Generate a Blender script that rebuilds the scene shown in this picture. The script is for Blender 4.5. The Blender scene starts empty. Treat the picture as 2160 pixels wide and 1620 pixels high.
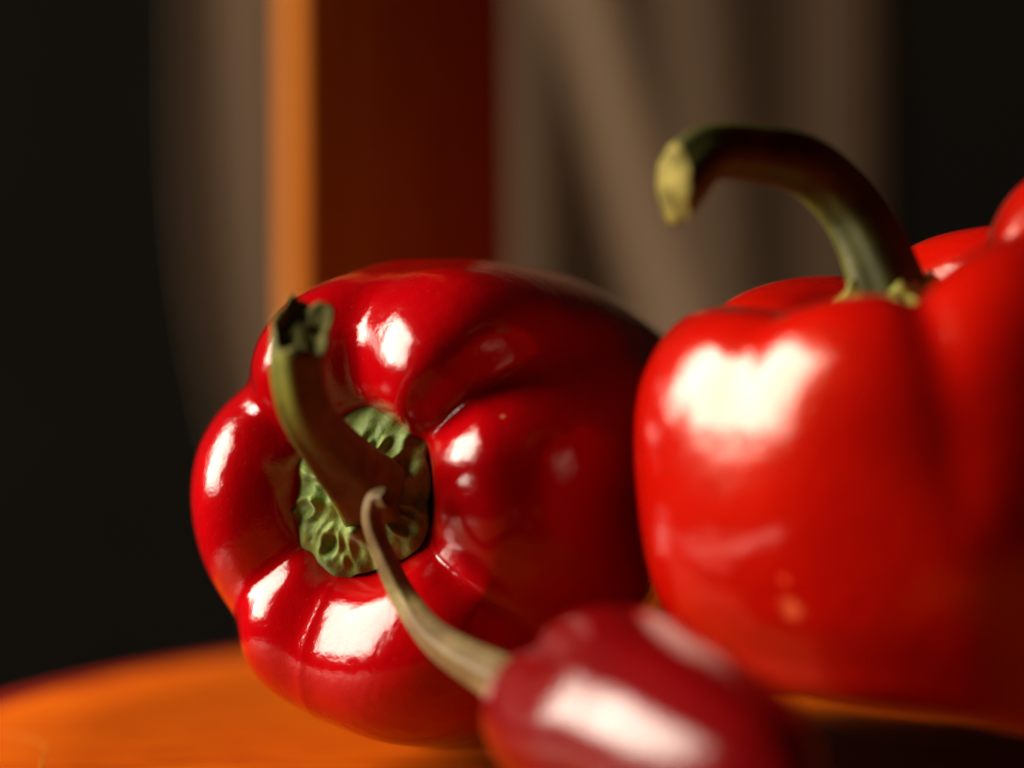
import bpy, math
import numpy as np
from mathutils import Vector, Matrix

R = math.radians
sc = bpy.context.scene

# ------------------------------------------------------------------ camera
FPX = 5265.0          # focal length in photograph pixels (frame 2160 x 1620)
CAM_Y, CAM_Z = -0.45, 0.068
cam_d = bpy.data.cameras.new('camera')
cam_d.sensor_width = 36.0
cam_d.lens = FPX / 2160.0 * 36.0
cam_d.clip_start = 0.01
cam_d.clip_end = 50.0
cam_d.dof.use_dof = True
cam_d.dof.focus_distance = 0.420
cam_d.dof.aperture_fstop = 4.5
cam_d.dof.aperture_blades = 0
cam = bpy.data.objects.new('camera', cam_d)
sc.collection.objects.link(cam)
cam.location = (0, CAM_Y, CAM_Z)
cam.rotation_euler = (R(90), 0, 0)
sc.camera = cam

# ------------------------------------------------------------------ ambient light of the dim room
world = bpy.data.worlds.new('World')
sc.world = world
world.use_nodes = True
bg = world.node_tree.nodes['Background']
bg.inputs[0].default_value = (1.0, 0.78, 0.60, 1)
bg.inputs[1].default_value = 0.004

# ------------------------------------------------------------------ the window that lights the table, up on the left
def window_lamp(name, target, direction, dist, sx, sy, power, color):
    ld = bpy.data.lights.new(name, 'AREA')
    ld.shape = 'RECTANGLE'
    ld.size, ld.size_y = sx, sy
    ld.energy = power
    ld.color = color
    o = bpy.data.objects.new(name, ld)
    sc.collection.objects.link(o)
    d = Vector(direction).normalized()
    o.location = Vector(target) + d * dist
    o.rotation_euler = d.to_track_quat('Z', 'Y').to_euler()
    return o

window_lamp('window_light', (0.02, 0.0, 0.05), (-0.92, 0.03, 0.40), 3.6, 2.5, 2.6, 410.0, (1.0, 0.87, 0.72))

# ------------------------------------------------------------------ exposure
vs = sc.view_settings
vs.view_transform = 'Standard'
vs.look = 'None'
vs.exposure = 0.15
vs.gamma = 1.0
sc.cycles.use_denoising = True
sc.cycles.max_bounces = 8
sc.cycles.sample_clamp_indirect = 4.0

# ------------------------------------------------------------------ helpers
def at(x, y, d):
    """Real place of a point seen at photograph pixel (x, y), d metres along the view."""
    return Vector(((x - 1080.0) / FPX * d, CAM_Y + d, CAM_Z - (y - 810.0) / FPX * d))

def link(name, mesh, mat=None, parent=None):
    o = bpy.data.objects.new(name, mesh)
    sc.collection.objects.link(o)
    if mat is not None:
        mesh.materials.append(mat)
    if parent is not None:
        o.parent = parent
    return o

def thing(name, label, cat, loc=(0, 0, 0), group=None):
    o = bpy.data.objects.new(name, None)
    sc.collection.objects.link(o)
    o.location = loc
    o.empty_display_size = 0.02
    o['label'] = label
    o['category'] = cat
    if group:
        o['group'] = group
    return o

def tag(o, label, cat):
    o['label'] = label
    o['category'] = cat

def grid_mesh(name, P, wrap_u=False, cap_first=False, cap_last=False, flip=False):
    """P: array (rows, cols, 3); wrap_u closes the columns."""
    n, m, _ = P.shape
    verts = P.reshape(-1, 3)
    i, j = np.meshgrid(np.arange(n - 1), np.arange(m if wrap_u else m - 1), indexing='ij')
    j2 = (j + 1) % m
    a = i * m + j; b = i * m + j2; c = (i + 1) * m + j2; d = (i + 1) * m + j
    F = np.stack([a, b, c, d], -1).reshape(-1, 4)
    if flip:
        F = F[:, ::-1]
    faces = F.tolist()
    if cap_first:
        r = list(range(m)); faces.append(r if flip else r[::-1])
    if cap_last:
        r = [(n - 1) * m + k for k in range(m)]; faces.append(r[::-1] if flip else r)
    me = bpy.data.meshes.new(name)
    me.from_pydata(verts.tolist(), [], faces)
    me.validate()
    me.polygons.foreach_set('use_smooth', [True] * len(me.polygons))
    me.update()
    return me

def catmull(pts, n):
    """Catmull-Rom (centripetal-ish, uniform) through pts, n samples."""
    pts = np.asarray(pts, float)
    P = np.vstack([2 * pts[0] - pts[1], pts, 2 * pts[-1] - pts[-2]])
    k = len(pts) - 1
    t = np.linspace(0, k, n)
    i = np.minimum(t.astype(int), k - 1)
    f = (t - i)[:, None]
    p0, p1, p2, p3 = P[i], P[i + 1], P[i + 2], P[i + 3]
    return 0.5 * ((2 * p1) + (-p0 + p2) * f + (2 * p0 - 5 * p1 + 4 * p2 - p3) * f ** 2
                  + (-p0 + 3 * p1 - 3 * p2 + p3) * f ** 3)

def periodic(th, centers, vals, sig):
    """Smooth periodic blend of per-lobe values."""
    w = 0; s = 0
    for c, v in zip(centers, vals):
        d = (th - c + 180) % 360 - 180
        g = np.exp(-(d / sig) ** 2)
        w = w + g; s = s + g * v
    return s / w

def periodic_lin(th, ang, val):
    ang = np.asarray(ang, float); val = np.asarray(val, float)
    o = np.argsort(ang % 360); a = (ang % 360)[o]; v = val[o]
    a = np.concatenate([a[-1:] - 360, a, a[:1] + 360]); v = np.concatenate([v[-1:], v, v[:1]])
    return np.interp(th % 360, a, v)

def smooth_periodic(v, deg):
    n = len(v); k = np.fft.fftfreq(n) * n
    return np.real(np.fft.ifft(np.fft.fft(v) * np.exp(-0.5 * (k * R(deg)) ** 2)))

# ------------------------------------------------------------------ procedural materials
def new_mat(name):
    m = bpy.data.materials.new(name)
    m.use_nodes = True
    nt = m.node_tree
    return m, nt, nt.nodes, nt.links, nt.nodes['Principled BSDF']

def noise(nt, scale, detail=3, rough=0.5, vec=None, dist=0.0):
    n = nt.nodes.new('ShaderNodeTexNoise')
    n.inputs['Scale'].default_value = scale
    n.inputs['Detail'].default_value = detail
    n.inputs['Roughness'].default_value = rough
    n.inputs['Distortion'].default_value = dist
    if vec is not None:
        nt.links.new(vec, n.inputs['Vector'])
    return n

def ramp(nt, src, stops):
    r = nt.nodes.new('ShaderNodeValToRGB')
    el = r.color_ramp.elements
    while len(el) < len(stops):
        el.new(0.5)
    for e, (p, c) in zip(el, stops):
        e.position = p
        e.color = c if len(c) == 4 else (*c, 1)
    nt.links.new(src, r.inputs[0])
    return r

def mapping(nt, scale=(1, 1, 1), coord='Object'):
    tc = nt.nodes.new('ShaderNodeTexCoord')
    mp = nt.nodes.new('ShaderNodeMapping')
    mp.inputs['Scale'].default_value = scale
    nt.links.new(tc.outputs[coord], mp.inputs[0])
    return mp.outputs[0]

def skin_material(name, col_a, col_b, rough=0.14, spec_tint=(1, 1, 1), sss=0.12, scars=(), spec=0.05):
    col_a = tuple(v * 0.68 for v in col_a); col_b = tuple(v * 0.68 for v in col_b)
    m, nt, N, L, p = new_mat(name)
    vec = mapping(nt)
    n1 = noise(nt, 38, 4, 0.55, vec)
    r1 = ramp(nt, n1.outputs[0], [(0.30, col_b), (0.70, col_a)])
    n0 = noise(nt, 14, 3, 0.6, vec, 0.8)
    r0 = ramp(nt, n0.outputs[0], [(0.32, (0.80, 0.8, 0.8)), (0.68, (1.08, 1.3, 1.0))])
    m0 = N.new('ShaderNodeMixRGB'); m0.blend_type = 'MULTIPLY'; m0.inputs[0].default_value = 1.0
    L.new(r1.outputs[0], m0.inputs[1]); L.new(r0.outputs[0], m0.inputs[2])
    vo = N.new('ShaderNodeTexVoronoi'); vo.inputs['Scale'].default_value = 620; L.new(vec, vo.inputs['Vector'])   # pale pores
    rv = ramp(nt, vo.outputs['Distance'], [(0.05, (1, 1, 1)), (0.13, (0, 0, 0))])
    mv = N.new('ShaderNodeMath'); mv.operation = 'MULTIPLY'; mv.inputs[1].default_value = 0.14
    L.new(rv.outputs[0], mv.inputs[0])
    mp = N.new('ShaderNodeMixRGB'); mp.inputs[2].default_value = (0.75, 0.10, 0.05, 1)
    L.new(mv.outputs[0], mp.inputs[0]); L.new(m0.outputs[0], mp.inputs[1])
    col = mp.outputs[0]
    hts = []
    for (pos, rad, c) in scars:                       # healed scars in the skin
        d = N.new('ShaderNodeVectorMath'); d.operation = 'DISTANCE'
        wob = noise(nt, 420, 3, 0.6, vec)
        add = N.new('ShaderNodeMixRGB'); add.blend_type = 'ADD'; add.inputs[0].default_value = rad * 1.6
        L.new(vec, add.inputs[1]); L.new(wob.outputs['Color'], add.inputs[2])
        L.new(add.outputs[0], d.inputs[0])
        d.inputs[1].default_value = tuple(v + rad * 0.8 for v in pos)
        mr = N.new('ShaderNodeMapRange')
        mr.inputs['From Min'].default_value = rad; mr.inputs['From Max'].default_value = rad * 0.45
        L.new(d.outputs['Value'], mr.inputs[0])
        mx = N.new('ShaderNodeMixRGB'); mx.inputs[2].default_value = (*c, 1)
        L.new(mr.outputs[0], mx.inputs[0]); L.new(col, mx.inputs[1])
        col = mx.outputs[0]
        hts.append(mr.outputs[0])
    L.new(col, p.inputs['Base Color'])
    p.inputs['Roughness'].default_value = rough + 0.06
    p.inputs['IOR'].default_value = 1.5
    p.inputs['Specular Tint'].default_value = (*spec_tint, 1)
    p.inputs['Coat Weight'].default_value = 1.0
    p.inputs['Coat Roughness'].default_value = rough * 0.55
    p.inputs['Coat IOR'].default_value = 1.45
    p.inputs['Specular IOR Level'].default_value = spec
    p.inputs['Subsurface Weight'].default_value = sss
    p.inputs['Subsurface Radius'].default_value = (1.0, 0.12, 0.06)
    p.inputs['Subsurface Scale'].default_value = 0.004
    # fine relief: waxy waviness, small pores
    nb = noise(nt, 2300, 2, 0.6, vec)
    nm = noise(nt, 300, 3, 0.5, vec)
    b1 = N.new('ShaderNodeBump'); b1.inputs['Strength'].default_value = 0.3; b1.inputs['Distance'].default_value = 0.00012
    L.new(nb.outputs[0], b1.inputs['Height'])
    b2 = N.new('ShaderNodeBump'); b2.inputs['Strength'].default_value = 0.34; b2.inputs['Distance'].default_value = 0.0005
    L.new(nm.outputs[0], b2.inputs['Height']); L.new(b1.outputs[0], b2.inputs['Normal'])
    L.new(b2.outputs[0], p.inputs['Normal']); L.new(b2.outputs[0], p.inputs['Coat Normal'])
    return m

def stem_material(name, dark, mid, light, scale=1.0, spec=0.25):
    """Greenish brown stalk with fine fibres along its length (UV-free: uses generated coords)."""
    m, nt, N, L, p = new_mat(name)
    vec = mapping(nt)
    a = noise(nt, 260 * scale, 4, 0.6, vec)
    b = noise(nt, 70 * scale, 3, 0.5, vec)
    r = ramp(nt, b.outputs[0], [(0.30, dark), (0.55, mid), (0.78, light)])
    mx = N.new('ShaderNodeMixRGB'); mx.blend_type = 'MULTIPLY'; mx.inputs[0].default_value = 0.55
    r2 = ramp(nt, a.outputs[0], [(0.3, (0.45, 0.45, 0.45)), (0.7, (1.25, 1.25, 1.2))])
    L.new(r.outputs[0], mx.inputs[1]); L.new(r2.outputs[0], mx.inputs[2])
    L.new(mx.outputs[0], p.inputs['Base Color'])
    p.inputs['Roughness'].default_value = 0.55
    p.inputs['Specular IOR Level'].default_value = spec
    bp = N.new('ShaderNodeBump'); bp.inputs['Strength'].default_value = 0.5; bp.inputs['Distance'].default_value = 0.0006
    L.new(a.outputs[0], bp.inputs['Height']); L.new(bp.outputs[0], p.inputs['Normal'])
    return m

def calyx_material(name, c0, c1, c2):
    m, nt, N, L, p = new_mat(name)
    vec = mapping(nt)
    a = noise(nt, 900, 4, 0.65, vec)
    b = noise(nt, 160, 3, 0.5, vec)
    r = ramp(nt, b.outputs[0], [(0.3, c0), (0.55, c1), (0.75, c2)])
    mx = N.new('ShaderNodeMixRGB'); mx.blend_type = 'MULTIPLY'; mx.inputs[0].default_value = 0.6
    r2 = ramp(nt, a.outputs[0], [(0.3, (0.5, 0.5, 0.5)), (0.7, (1.3, 1.3, 1.2))])
    L.new(r.outputs[0], mx.inputs[1]); L.new(r2.outputs[0], mx.inputs[2])
    L.new(mx.outputs[0], p.inputs['Base Color'])
    p.inputs['Roughness'].default_value = 0.62
    p.inputs['Sheen Weight'].default_value = 0.25
    p.inputs['Sheen Roughness'].default_value = 0.4
    bp = N.new('ShaderNodeBump'); bp.inputs['Strength'].default_value = 0.55; bp.inputs['Distance'].default_value = 0.0004
    L.new(a.outputs[0], bp.inputs['Height']); L.new(bp.outputs[0], p.inputs['Normal'])
    return m

def wood_material(name, c1, c2, c3, rough, grain=(6, 60, 60), coat=0.5, bump=0.15, spec=0.4):
    m, nt, N, L, p = new_mat(name)
    c1, c2, c3 = (tuple(v * 0.68 for v in c) for c in (c1, c2, c3))
    vec = mapping(nt, grain)
    a = noise(nt, 3.0, 6, 0.6, vec, 0.6)
    r = ramp(nt, a.outputs[0], [(0.28, c1), (0.5, c2), (0.72, c3)])
    L.new(r.outputs[0], p.inputs['Base Color'])
    p.inputs['Roughness'].default_value = rough
    p.inputs['Coat Weight'].default_value = coat
    p.inputs['Specular IOR Level'].default_value = spec
    p.inputs['Coat Roughness'].default_value = 0.3
    bp = N.new('ShaderNodeBump'); bp.inputs['Strength'].default_value = bump; bp.inputs['Distance'].default_value = 0.0006
    L.new(a.outputs[0], bp.inputs['Height']); L.new(bp.outputs[0], p.inputs['Normal'])
    return m

def plain_material(name, c, rough=0.8, var=0.25, scale=60, bump=0.0, spec=0.1):
    m, nt, N, L, p = new_mat(name)
    vec = mapping(nt)
    a = noise(nt, scale, 4, 0.55, vec)
    c = tuple(v * 0.68 for v in c)
    lo = tuple(v * (1 - var) for v in c); hi = tuple(v * (1 + var) for v in c)
    r = ramp(nt, a.outputs[0], [(0.3, lo), (0.7, hi)])
    L.new(r.outputs[0], p.inputs['Base Color'])
    p.inputs['Roughness'].default_value = rough
    p.inputs['Specular IOR Level'].default_value = spec
    if bump:
        bp = N.new('ShaderNodeBump'); bp.inputs['Strength'].default_value = bump; bp.inputs['Distance'].default_value = 0.001
        L.new(a.outputs[0], bp.inputs['Height']); L.new(bp.outputs[0], p.inputs['Normal'])
    return m

M_TABLE = wood_material('orange_lacquered_wood', (0.40, 0.046, 0.001), (0.62, 0.105, 0.0010), (0.70, 0.140, 0.0015), 0.5, (14, 60, 40), 0.0, 0.12, 0.05)
M_EDGE = wood_material('red_table_edge', (0.50, 0.016, 0.004), (0.62, 0.026, 0.006), (0.7, 0.04, 0.008), 0.4, (9, 70, 40), 0.4, 0.1)
M_POST = wood_material('red_brown_varnished_wood', (0.36, 0.08, 0.003), (0.48, 0.135, 0.006), (0.56, 0.18, 0.01), 0.5, (50, 50, 4), 0.0, 0.1, 0.06)
M_CURTAIN = plain_material('beige_cloth', (0.36, 0.24, 0.15), 0.9, 0.12, 260, 0.2)
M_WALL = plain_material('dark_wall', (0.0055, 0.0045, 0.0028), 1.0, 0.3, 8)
M_SKIN_F = skin_material('wine_red_pepper_skin', (0.25, 0.001, 0.003), (0.18, 0.001, 0.002), 0.24)
M_CALYX = calyx_material('calyx_green', (0.08, 0.15, 0.010), (0.19, 0.28, 0.035), (0.34, 0.42, 0.10))
M_CALYX_Y = calyx_material('calyx_yellow_green', (0.14, 0.15, 0.006), (0.30, 0.29, 0.012), (0.42, 0.38, 0.03))
M_SCRATCH = plain_material('pale_scratched_lacquer', (0.72, 0.30, 0.03), 0.5, 0.3, 300)
M_STEM_C = stem_material('olive_brown_stem', (0.06, 0.062, 0.008), (0.14, 0.145, 0.014), (0.30, 0.31, 0.02))
M_STEM_R = stem_material('dark_green_stem', (0.035, 0.038, 0.006), (0.068, 0.070, 0.008), (0.14, 0.145, 0.010))
M_STEM_F = stem_material('dry_tan_stem', (0.09, 0.050, 0.020), (0.18, 0.125, 0.045), (0.27, 0.235, 0.065))
M_CUT = plain_material('cut_stem_pith', (0.33, 0.27, 0.06), 0.7, 0.55, 260, 0.4)
M_CUT_G = plain_material('greenish_stem_pith', (0.20, 0.19, 0.055), 0.7, 0.6, 300, 0.5)

# ------------------------------------------------------------------ structure: dark wall behind
def box(name, lo, hi, mat, parent=None):
    x0, y0, z0 = lo; x1, y1, z1 = hi
    v = [(x0, y0, z0), (x1, y0, z0), (x1, y1, z0), (x0, y1, z0), (x0, y0, z1), (x1, y0, z1), (x1, y1, z1), (x0, y1, z1)]
    f = [(0, 3, 2, 1), (4, 5, 6, 7), (0, 1, 5, 4), (1, 2, 6, 5), (2, 3, 7, 6), (3, 0, 4, 7)]
    me = bpy.data.meshes.new(name); me.from_pydata(v, [], f); me.update()
    return link(name, me, mat, parent)

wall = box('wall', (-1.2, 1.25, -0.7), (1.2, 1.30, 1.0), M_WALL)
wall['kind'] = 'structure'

# ------------------------------------------------------------------ round table
TC, TR = (0.105, 0.0425), 0.232
table = thing('round_table', 'orange lacquered round wooden table top under the peppers', 'table', (TC[0], TC[1], 0))
def lathe(name, prof, n, mat, parent):
    th = np.linspace(0, 2 * np.pi, n, endpoint=False)
    P = np.array([[(r * np.cos(t), r * np.sin(t), z) for t in th] for r, z in prof])
    return link(name, grid_mesh(name, P, wrap_u=True, flip=True), mat, parent)
prof = [(0.0005, 0.0)] + [(TR * k, 0.0) for k in (0.2, 0.4, 0.6, 0.8)] + [(TR - 0.017, 0.0)]
lathe('table_top', prof + [(TR - 0.0165, -0.0006)], 160, M_TABLE, table)
rim = [(TR - 0.0168, -0.00015), (TR - 0.014, -0.00016)] + [(TR - 0.0105 + 0.0105 * math.sin(a), -0.0002 - 0.0105 * (1 - math.cos(a))) for a in np.linspace(0.02, math.pi / 2, 10)]
rim += [(TR, -0.018), (TR - 0.003, -0.022), (TR - 0.02, -0.0225), (0.001, -0.0225)]
lathe('rounded_rim', rim, 160, M_EDGE, table)

def table_at(x, y):
    d = CAM_Z * FPX / (y - 810.0)
    p = at(x, y, d)
    return (p.x - TC[0], p.y - TC[1], 0.0)
def scratch(pixels, rad):
    C = catmull([table_at(x, y) for x, y in pixels], 60)
    T = np.gradient(C, axis=0); T /= np.linalg.norm(T, axis=1)[:, None]
    S = np.stack([-T[:, 1], T[:, 0], 0 * T[:, 0]], -1)
    k = np.linspace(0, math.pi, 7)
    wv = rad * (0.6 + 0.4 * np.sin(np.arange(60) * 0.9) ** 2)
    P = np.array([[C[i] + S[i] * wv[i] * math.cos(a) + np.array([0, 0, 1]) * wv[i] * 0.5 * math.sin(a) for a in k] for i in range(60)])
    return link('scratch', grid_mesh('scratch', P, flip=True), M_SCRATCH, table)
scratch([(-40, 1546), (0, 1548), (40, 1552), (78, 1563), (97, 1577), (95, 1590), (90, 1602), (84, 1625)], 0.00016)

# ------------------------------------------------------------------ wooden post behind the table
def post():
    o = thing('wooden_post', 'blurred red brown wooden post with sunlit orange edge behind table', 'post')
    b = 0.0022
    w, dep, ca, sa = 0.0605, 0.025, math.cos(R(16)), math.sin(R(16))
    pts = []
    for cx, cy, a0 in ((w / 2 - b, dep / 2 - b, 0), (-w / 2 + b, dep / 2 - b, 90), (-w / 2 + b, -dep / 2 + b, 180), (w / 2 - b, -dep / 2 + b, 270)):
        for k in range(6):
            a = R(a0 + k * 18)
            pts.append((cx + b * math.cos(a), cy + b * math.sin(a)))
    zs = np.linspace(-0.35, 0.45, 24)
    P = np.array([[(x, y, z) for x, y in pts] for z in zs])
    me = grid_mesh('shaft', P, wrap_u=True, cap_first=True, cap_last=True)
    link('shaft', me, M_POST, o)
    fl = at(634, 810, 0.68)
    o.location = (fl.x + ca * w / 2 - sa * dep / 2, fl.y + sa * w / 2 + ca * dep / 2, 0)
    o.rotation_euler = (0, R(-0.4), R(16))
    return o
post()

# ------------------------------------------------------------------ hanging cloth far behind
def curtain():
    cd = 1.15
    o = thing('curtain', 'blurred beige cloth hanging in folds in the dark background', 'curtain', (0, CAM_Y + cd, 0))
    xs = np.linspace(405, 1905, 440)
    zs = np.linspace(1900, -500, 60)                    # image rows, bottom to top
    P = np.zeros((len(zs), len(xs), 3))
    for i, yy in enumerate(zs):
        sh = (yy - 300) / 600.0
        def G(c, w, a, k=0.0):
            return a * np.exp(-((xs - (c + k * sh)) / w) ** 2)
        # slope of the cloth: positive faces the window on the left
        s = (-0.30 + G(540, 45, 0.48, 20) + G(800, 120, -0.1) + G(1095, 40, 0.5, 10) + G(1190, 40, -0.16, 60)
             + G(1300, 44, 1.25, 165) + G(1470, 70, 0.28, 60) + G(1620, 60, -0.05) + G(1760, 90, 0.18)
             + G(1900, 40, -0.5))
        X = (xs + 120 * math.log1p(math.exp((yy - 560) / 120)) * 0.24 * np.clip((700 - xs) / 300, 0, 1) - 1080) / FPX * cd
        h = np.concatenate([[0], np.cumsum(0.5 * (s[1:] + s[:-1]) * np.diff(X))])
        P[i, :, 0] = X
        P[i, :, 1] = -h + h.mean() * 1.0
        P[i, :, 2] = CAM_Z - (yy - 810) / FPX * cd
    me = grid_mesh('cloth', P)
    c = link('cloth', me, M_CURTAIN, o)
    md = c.modifiers.new('thickness', 'SOLIDIFY'); md.thickness = 0.0015; md.offset = 1
    return o
curtain()

# ------------------------------------------------------------------ pepper builder
def pepper_body(name, creases, lobes, prof, mat, parent, frame, seat=0.0, nth=360, nu=220, soft=3.5, p=0.55, dents=(), seed=1, kH=0.15, bend=(0, 0), rmap=None, cmap=None):
    """creases: [(angle, depth)], lobes: [(R, H, L)] for the lobe after each crease (cm).
    prof(Rv, H, Lb, b) -> control polyline; frame: 3x3 with rows = local x,y,z axes; origin = seat of calyx."""
    th = np.arange(nth) * 360.0 / nth
    ca = [c[0] for c in creases]; cd = [c[1] for c in creases]
    n = len(ca)
    b = np.ones(nth); dep = np.zeros(nth)
    cen = []
    for i in range(n):
        a0 = ca[i]; w = (ca[(i + 1) % n] - a0) % 360
        cen.append(a0 + w / 2)
        rel = (th - a0) % 360
        msk = rel < w
        s = rel[msk] / w
        sk = lobes[i][3] if len(lobes[i]) > 3 else 1.0
        b[msk] = np.sin(np.pi * s ** sk) ** p
        dep[msk] = cd[i] * (1 - s) + cd[(i + 1) % n] * s
    b = np.clip(smooth_periodic(b, soft), 0, 1.2)
    sig = 360 / n * 0.55
    Rv = periodic(th, cen, [l[0] for l in lobes], sig)
    if rmap is not None:
        Rv = smooth_periodic(periodic_lin(th, [a for a, _ in rmap], [r for _, r in rmap]), 8)
    Cv = periodic(th, [a for a, _ in cmap], [v for _, v in cmap], 40) if cmap else [kH] * nth
    Hv = periodic(th, cen, [l[1] for l in lobes], sig)
    Lv = periodic(th, cen, [l[2] for l in lobes], sig)
    q = dep * (1 - b)                                   # crease strength at this angle
    cols = []
    for k in range(nth):
        cols.append(catmull(prof(Rv[k], Hv[k], Lv[k], q[k], Cv[k]), nu))
    C = np.array(cols)                                  # (nth, nu, 2) -> rho, z
    rho = C[:, :, 0].T; z = C[:, :, 1].T
    t = np.radians(th)[None, :]
    x = rho * np.cos(t); y = rho * np.sin(t)
    lo = z.min()
    f = np.clip(-z / -lo, 0, 1) ** 1.5 if lo < 0 else 0
    x = x + bend[0] * f; y = y + bend[1] * f
    # gentle irregularity
    rng = np.random.RandomState(seed)
    P = np.stack([x, y, z], -1)
    nrm = np.stack([np.cos(t) + 0 * rho, np.sin(t) + 0 * rho, 0 * rho], -1)
    amp = np.clip(rho / max(Rv), 0, 1)
    for k in range(9):
        d = rng.normal(size=3); d /= np.linalg.norm(d)
        fq = rng.uniform(0.7, 2.0); ph = rng.uniform(0, 6.28)
        P += nrm * (amp * 0.028 * np.sin((P @ d) * fq + ph))[..., None]
    for (dx, dy, dz, rad, depth) in dents:
        dd = np.linalg.norm(P - np.array([dx, dy, dz]), axis=-1)
        P -= nrm * (depth * np.exp(-(dd / rad) ** 2))[..., None]
    W = (P * 0.01) @ np.array(frame)
    me = grid_mesh(name, W, wrap_u=True, flip=True)
    return link(name, me, mat, parent), W.reshape(-1, 3)

def make_bell(belly=0.085, low=0.0, taper=1.0, shf=0.11):
    def bell_profile(Rv, H, Lb, q, kH):
        He = H * (1 - 0.80 * min(1.0, q))
        Re = Rv * (1 - belly * q)
        sh = Rv * (1 - shf * q)
        c = kH
        zb = He - 0.75 * Rv
        zl = lambda k: zb + (-Lb - zb) * k
        return [(0.02, -0.20), (0.17 * Rv, -0.16), (0.27 * Rv, 0.02 - 0.12 * q), (0.27 * Rv + (c - 0.27) * 0.33 * Rv, 0.64 * He), (0.27 * Rv + (c - 0.27) * 0.66 * Rv, 0.91 * He), (c * Rv, He),
                ((c + 0.29 * (1 - c)) * sh, He - 0.027 * Rv), ((c + 0.58 * (1 - c)) * sh, He - 0.118 * Rv), ((c + 0.82 * (1 - c)) * sh, He - 0.27 * Rv), ((c + 0.955 * (1 - c)) * sh, He - 0.48 * Rv), (1.0 * Re, zb),
                (0.975 * Re, zl(0.36)), ((0.90 + 0.03 * low) * Re * taper, zl(0.66)), ((0.76 + 0.10 * low) * Re * taper, zl(0.87)),
                ((0.55 + 0.10 * low) * Re * taper, zl(0.985 - 0.08 * q)), (0.28 * Re, zl(0.94 - 0.15 * q)), (0.01, zl(0.84))]
    return bell_profile

def seen_at(W, org, x, y):
    """Local point of the body's visible skin nearest to photograph pixel (x, y)."""
    G = W + np.array(org); d = G[:, 1] - CAM_Y
    px = 1080 + G[:, 0] / d * FPX; py = 810 - (G[:, 2] - CAM_Z) / d * FPX
    near = np.hypot(px - x, py - y) < 22
    k = np.where(near)[0][np.argmin(d[near])]
    return tuple(W[k])

def frame_from(zax, up):
    z = Vector(zax).normalized()
    x = Vector(up).cross(z).normalized()
    y = z.cross(x).normalized()
    return [tuple(x), tuple(y), tuple(z)]

def tube(name, pts, rads, mat, parent, n=48, rows=80, ridges=5, ridge=0.06, twist=0.6, squash=None, end='cut', seed=0, rag=0.0, origin=None, endmat=None, cut=None, hollow=1.0):
    pts = np.array([tuple(p) for p in pts]); 
    if origin is not None:
        pts = pts - np.array(origin)
    C = catmull(pts, rows); r = catmull(np.array(rads)[:, None], rows)[:, 0]
    T = np.gradient(C, axis=0); T /= np.linalg.norm(T, axis=1)[:, None]
    up = np.array([0, 1.0, 0.15]); rng = np.random.RandomState(seed)
    ph = rng.uniform(0, 6.28, 6)
    ring = np.arange(n) / n * 2 * np.pi
    P = []
    ns = []
    for i in range(rows):
        a = np.cross(up, T[i]); a /= np.linalg.norm(a); bb = np.cross(T[i], a)
        f = i / (rows - 1)
        rr = r[i] * (1 + ridge * np.cos(ridges * (ring + twist * f)) + 0.03 * np.sin(2 * ring + ph[0] + 3 * f) + 0.02 * np.sin(9 * ring + ph[1] + 5 * f)
                     + 0.025 * np.sin(ph[2] + 14 * f + ring))
        P.append(C[i] + np.outer(rr * np.cos(ring), a) + np.outer(rr * np.sin(ring), bb))
        ns.append((a, bb, rr))
    a, bb, rr = ns[-1]; Tn = T[-1]
    ragv = rag * (np.sin(3 * ring + ph[3]) + 0.6 * np.sin(5 * ring + ph[4]) + 0.5 * np.sin(8 * ring + ph[5]))
    cn = np.array(cut if cut is not None else Tn, float); cn /= np.linalg.norm(cn)
    K = 26
    for i in range(rows - K, rows):                    # slant the end to the cutting plane
        w = ((i - (rows - K - 1)) / K) ** 1.5
        sft = -((P[-1] - C[-1]) @ cn) / (Tn @ cn)
        P[i] = P[i] + np.outer(sft * w, T[i])
    P[-1] = P[-1] + np.outer(ragv * r[-1], Tn)
    me_rows = np.array(P)
    o = link(name, grid_mesh(name, me_rows, wrap_u=True, cap_first=True, flip=False), mat, parent)
    # cut end: lip and hollow pith
    E = [P[-1]]
    for (k, dz) in ((0.97, 0.05), (0.86, 0.03), (0.70, -0.16), (0.5, -0.24), (0.28, -0.14), (0.04, -0.10)):
        w = 1 + 0.10 * np.sin(4 * ring + ph[1])
        E.append(C[-1] + (P[-1] - C[-1]) * (k * w)[:, None] + np.outer((dz if hollow > 0 else 0.05 + 0.38 * (1 - k * k)) * r[-1] * np.ones(n), cn))
    e = link('cut_end', grid_mesh('cut_end', np.array(E), wrap_u=True, cap_last=True), endmat, o)
    return o

# ================================================================== middle bell pepper, stem towards the viewer
YAW = R(25)
ax = Vector((-math.sin(YAW), -math.cos(YAW), 0.02))
FC = frame_from(ax, (0, 0, 1))
OC = at(778, 1040, 0.425)
mid = thing('bell_pepper', 'glossy red bell pepper lying with its stem and green calyx facing the viewer', 'bell pepper', OC, 'red bell peppers')
creases = [(39, 1.0), (88, 0.68), (143, 0.85), (221, 0.6), (254, 0.18), (326, 1.0)]
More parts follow.
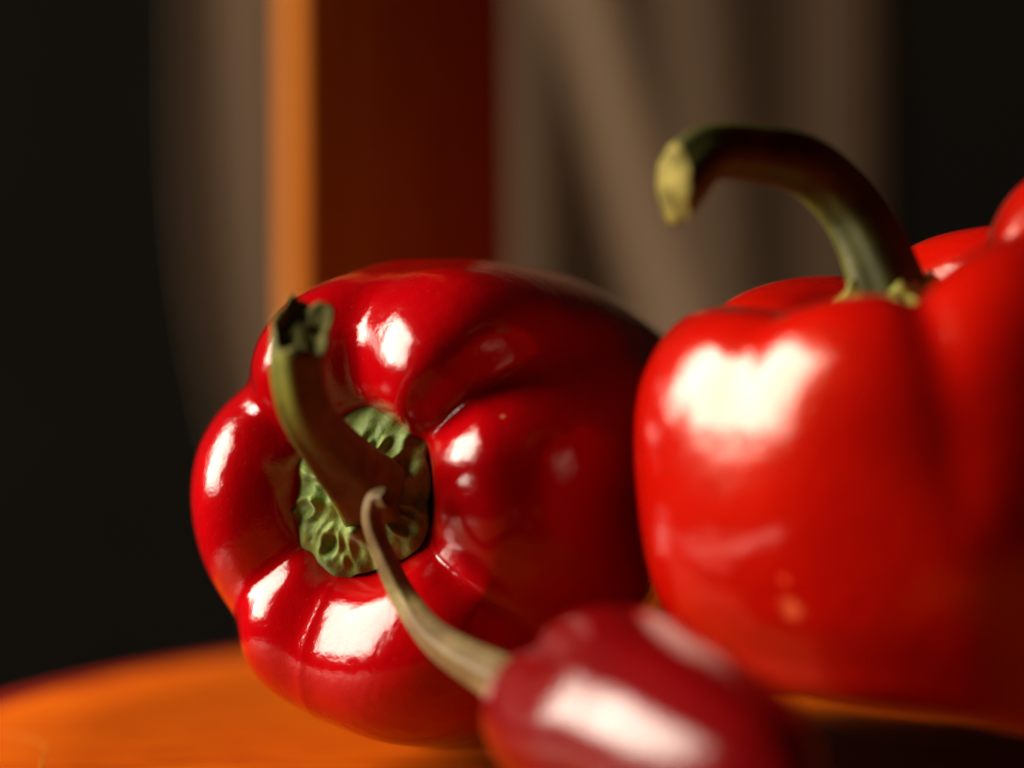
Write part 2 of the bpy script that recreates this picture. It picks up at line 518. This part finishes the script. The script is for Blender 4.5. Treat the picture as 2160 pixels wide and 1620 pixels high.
#   lobe after each crease: top, top-left, left, bottom-left, bottom, right       (R, H, L)
lobesC = [(4.45, 1.5, 9.2, 0.55), (4.40, 1.0, 9.2), (4.25, 1.05, 9), (4.45, 0.85, 9), (4.75, 1.3, 12.5), (4.55, 1.5, 12)]  # unseen rear of bottom and right lobes lengthened to shade the table behind
body_c, Wc = pepper_body('body', creases, lobesC, make_bell(0.085), None, mid, FC, seed=4, p=0.65, soft=4.5, cmap=[(3, 0.64), (67, 0.60), (119, 0.59), (182, 0.58), (238, 0.60), (290, 0.62)],
            rmap=[(20, 4.5), (62, 4.35), (90, 4.3), (115, 4.0), (150, 3.75), (185, 3.85), (215, 4.05), (240, 4.4), (270, 4.65), (300, 4.65), (340, 4.55)])

body_c.data.materials.append(skin_material('deep_red_pepper_skin', (0.60, 0.0008, 0.004), (0.47, 0.0005, 0.003), 0.13,
    scars=[(seen_at(Wc, OC, 440, 958), 0.0016, (0.62, 0.16, 0.04)), (seen_at(Wc, OC, 1062, 858), 0.0006, (0.6, 0.18, 0.08)), (seen_at(Wc, OC, 525, 1302), 0.0006, (0.6, 0.2, 0.1))]))

# calyx: scalloped green cap with puckered pits
def calyx(parent, outline, frame, cpx, scale_px, fx, mat, seat=0.0, seed=3, npit=9, dome=0.35):
    ang, rad = [], []
    for (x, y) in outline:
        dx = (x - cpx[0]) / fx; dy = -(y - cpx[1])
        ang.append(math.degrees(math.atan2(dy, dx))); rad.append(1.04 * math.hypot(dx, dy) / scale_px)
    nth, nr = 300, 90
    th = np.arange(nth) * 360 / nth
    Rr = smooth_periodic(periodic_lin(th, ang, rad), 1.6)
    s = np.linspace(0.02, 1, nr)[:, None]
    t = np.radians(th)[None, :]
    rho = s * Rr[None, :]
    x = rho * np.cos(t); y = rho * np.sin(t)
    rng = np.random.RandomState(seed)
    z = 0.10 + dome * np.exp(-(s / 0.42) ** 2) + 0.0 * t
    z = z - 0.16 * np.clip((s - 0.72) / 0.28, 0, 1) ** 2
    for k in range(npit):
        a = R(360 / npit * (k + rng.uniform(-0.28, 0.28)))
        rp = 1.5 * rng.uniform(0.56, 0.72)
        px, py = rp * math.cos(a), rp * math.sin(a)
        u = (x - px) * math.cos(a) + (y - py) * math.sin(a)
        v = -(x - px) * math.sin(a) + (y - py) * math.cos(a)
        lu, lv = rng.uniform(0.22, 0.34), rng.uniform(0.14, 0.22)
        e = np.sqrt((u / lu) ** 2 + (v / lv) ** 2)
        z += 0.085 * np.exp(-((e - 1.15) / 0.38) ** 2) * (0.70 - 0.55 * np.tanh(1.5 * u / lu)) - 0.05 * np.exp(-(e / 0.8) ** 2)
    for k in range(44):
        a = rng.uniform(0, 6.283); rp = rng.uniform(0.75, 1.42); sz = rng.uniform(0.07, 0.15); el = rng.uniform(0.6, 1.0)
        u = (x - rp * math.cos(a)) * math.cos(a) + (y - rp * math.sin(a)) * math.sin(a)
        v = -(x - rp * math.cos(a)) * math.sin(a) + (y - rp * math.sin(a)) * math.cos(a)
        z += rng.choice([-0.5, 1, 1]) * 0.075 * np.exp(-(u / (sz * 1.5)) ** 2 - (v / (sz * el)) ** 2) * np.clip((1.02 - s) / 0.15, 0, 1)
    for k in range(5):
        a = R(72 * k + 55 + rng.uniform(-14, 14)); rp = rng.uniform(0.62, 0.72)
        dd = np.hypot(x - rp * math.cos(a), y - rp * math.sin(a))
        z += 0.24 * np.exp(-(dd / 0.17) ** 2)
    z += 0.03 * np.sin(7 * x + 2) * np.sin(8 * y + 1) + 0.02 * np.sin(15 * x - 6 * y)
    # turn the rim over and close the underside
    top = np.stack([x, y, z], -1)
    edge = np.stack([x[-1] * 0.985, y[-1] * 0.985, z[-1] - 0.09], -1)[None]
    under = np.stack([x[-1] * 0.80, y[-1] * 0.80, z[-1] * 0 - 0.12], -1)[None]
    P = np.concatenate([top, edge, under], 0)
    P[..., 2] += seat
    W = (P * 0.01) @ np.array(frame)
    return link('calyx', grid_mesh('calyx', W, wrap_u=True, cap_first=True, flip=False), mat, parent)
out_c = [(735, 880), (785, 855), (835, 857), (882, 888), (912, 930), (908, 965), (917, 1000), (911, 1050), (915, 1100), (893, 1150), (830, 1180), (770, 1203),
         (714, 1224), (695, 1192), (652, 1160), (624, 1107), (641, 1050), (640, 1020), (628, 978), (665, 940), (690, 905)]
calyx(mid, out_c, FC, (778, 1040), 117 * 0.45 / 0.425, math.cos(YAW), M_CALYX, seat=0.30)

tube('stem', [at(800, 1055, 0.424), at(752, 1000, 0.414), at(692, 935, 0.403), at(646, 860, 0.394), at(628, 765, 0.389), at(638, 690, 0.388)],
     [0.0074, 0.0056, 0.0046, 0.0041, 0.0041, 0.0047], M_STEM_C, mid, origin=OC, endmat=M_CUT_G, rag=0.16, seed=5, ridge=0.08, cut=(0.15, -0.75, 0.65))

# ================================================================== right bell pepper, upright and close
OR_ = at(1880, 690, 0.392)
axr = Vector((-0.14, -0.10, 1.0))
FR = frame_from(axr, (0, 1, 0))
right = thing('bell_pepper', 'bright red bell pepper standing upright at right with dark hooked stem', 'bell pepper', OR_, 'red bell peppers')
creasesR = [(20, 0.7), (88, 0.8), (150, 0.7), (222, 0.45), (270, 0.85), (326, 0.5)]
lobesR = [(4.3, 1.2, 6.6), (4.1, 0.8, 6.0), (4.15, 0.7, 5.3), (4.2, 0.75, 5.5), (4.3, 1.2, 6.3), (4.5, 2.25, 7.1, 1.25)]
body_r, Wr = pepper_body('body', creasesR, lobesR, make_bell(0.0, 1.0, 0.97, 0.045), None, right, FR, seed=8, kH=0.62, p=0.45,
            rmap=[(0, 4.5), (50, 4.4), (110, 4.2), (160, 4.3), (190, 4.35), (222, 3.95), (250, 4.3), (275, 4.45), (300, 4.4), (330, 4.4)])
body_r.data.materials.append(skin_material('bright_red_pepper_skin', (0.66, 0.006, 0.001), (0.56, 0.003, 0.001), 0.16, spec_tint=(1, 0.36, 0.03), spec=0.28,
    scars=[(seen_at(Wr, OR_, 1660, 1297), 0.0024, (0.66, 0.09, 0.03)), (seen_at(Wr, OR_, 1640, 1230), 0.0009, (0.66, 0.05, 0.02))]))
rnd_out = [(1000 + 118 * math.cos(R(a)) * (1 + 0.09 * math.cos(R(5 * a + 20))), 1000 + 118 * math.sin(R(a)) * (1 + 0.09 * math.cos(R(5 * a + 20)))) for a in range(0, 360, 12)]
calyx(right, rnd_out, FR, (1000, 1000), 100.0, 1.0, M_CALYX_Y, seat=0.30, seed=7, npit=7, dome=0.5)
tube('stem', [at(1880, 720, 0.392), at(1868, 600, 0.392), at(1800, 450, 0.394), at(1700, 350, 0.392), at(1590, 322, 0.386), at(1495, 325, 0.380), at(1424, 388, 0.376)],
     [0.0085, 0.0060, 0.0050, 0.0046, 0.0043, 0.0043, 0.0048], M_STEM_R, right, origin=OR_, endmat=M_CUT, rag=0.05, seed=9, ridge=0.05, cut=(-0.85, -0.45, -0.05), hollow=-1)

# ================================================================== pointed pepper in front
OF = at(1245, 1500, 0.366)
axf = Vector((-0.42, 0.90, 0.06))
FF = frame_from(axf, (0, 0, 1))
front = thing('pointed_pepper', 'wine red pepper in the foreground with thin curling tan stem', 'pepper', OF)
def pointed_profile(Rv, H, Lb, q, kH):
    He = H * (1 - min(1, q * 1.6)) + H * kH * min(1, q * 1.6)
    Re = Rv * (1 - 0.05 * q); Rs = Rv * (1 - 0.16 * q)
    return [(0.02, -0.1), (0.2 * Rv, -0.05), (0.36 * Rv, 0.2 * He), (0.62 * Rv, 0.9 * He), (0.86 * Rs, 0.6 * He), (0.98 * Rs, -0.35 * Rv), (1.0 * Re, -0.9 * Rv),
            (0.95 * Re, -Lb * 0.40), (0.80 * Re, -Lb * 0.64), (0.52 * Re, -Lb * 0.86), (0.2 * Re, -Lb * 0.97), (0.01, -Lb)]
pepper_body('body', [(-35, 0.5), (47, 0.9), (150, 0.6), (240, 0.6)], [(1.75, 0.55, 5.8), (1.72, 0.55, 5.8), (1.65, 0.5, 5.8), (1.7, 0.5, 5.8)], pointed_profile, M_SKIN_F, front, FF, seed=12, dents=[(1.45, 0.95, -1.0, 0.6, 0.22)])
tube('stem', [at(1245, 1500, 0.366), at(1110, 1455, 0.376), at(945, 1367, 0.390), at(866, 1280, 0.402), at(815, 1180, 0.404), at(785, 1100, 0.404), at(792, 1055, 0.403), at(820, 1050, 0.401)],
     [0.0048, 0.0040, 0.0029, 0.0022, 0.0018, 0.0016, 0.0016, 0.0017], M_STEM_F, front, origin=OF, endmat=M_CUT_G, rag=0.1, seed=2, ridge=0.07)
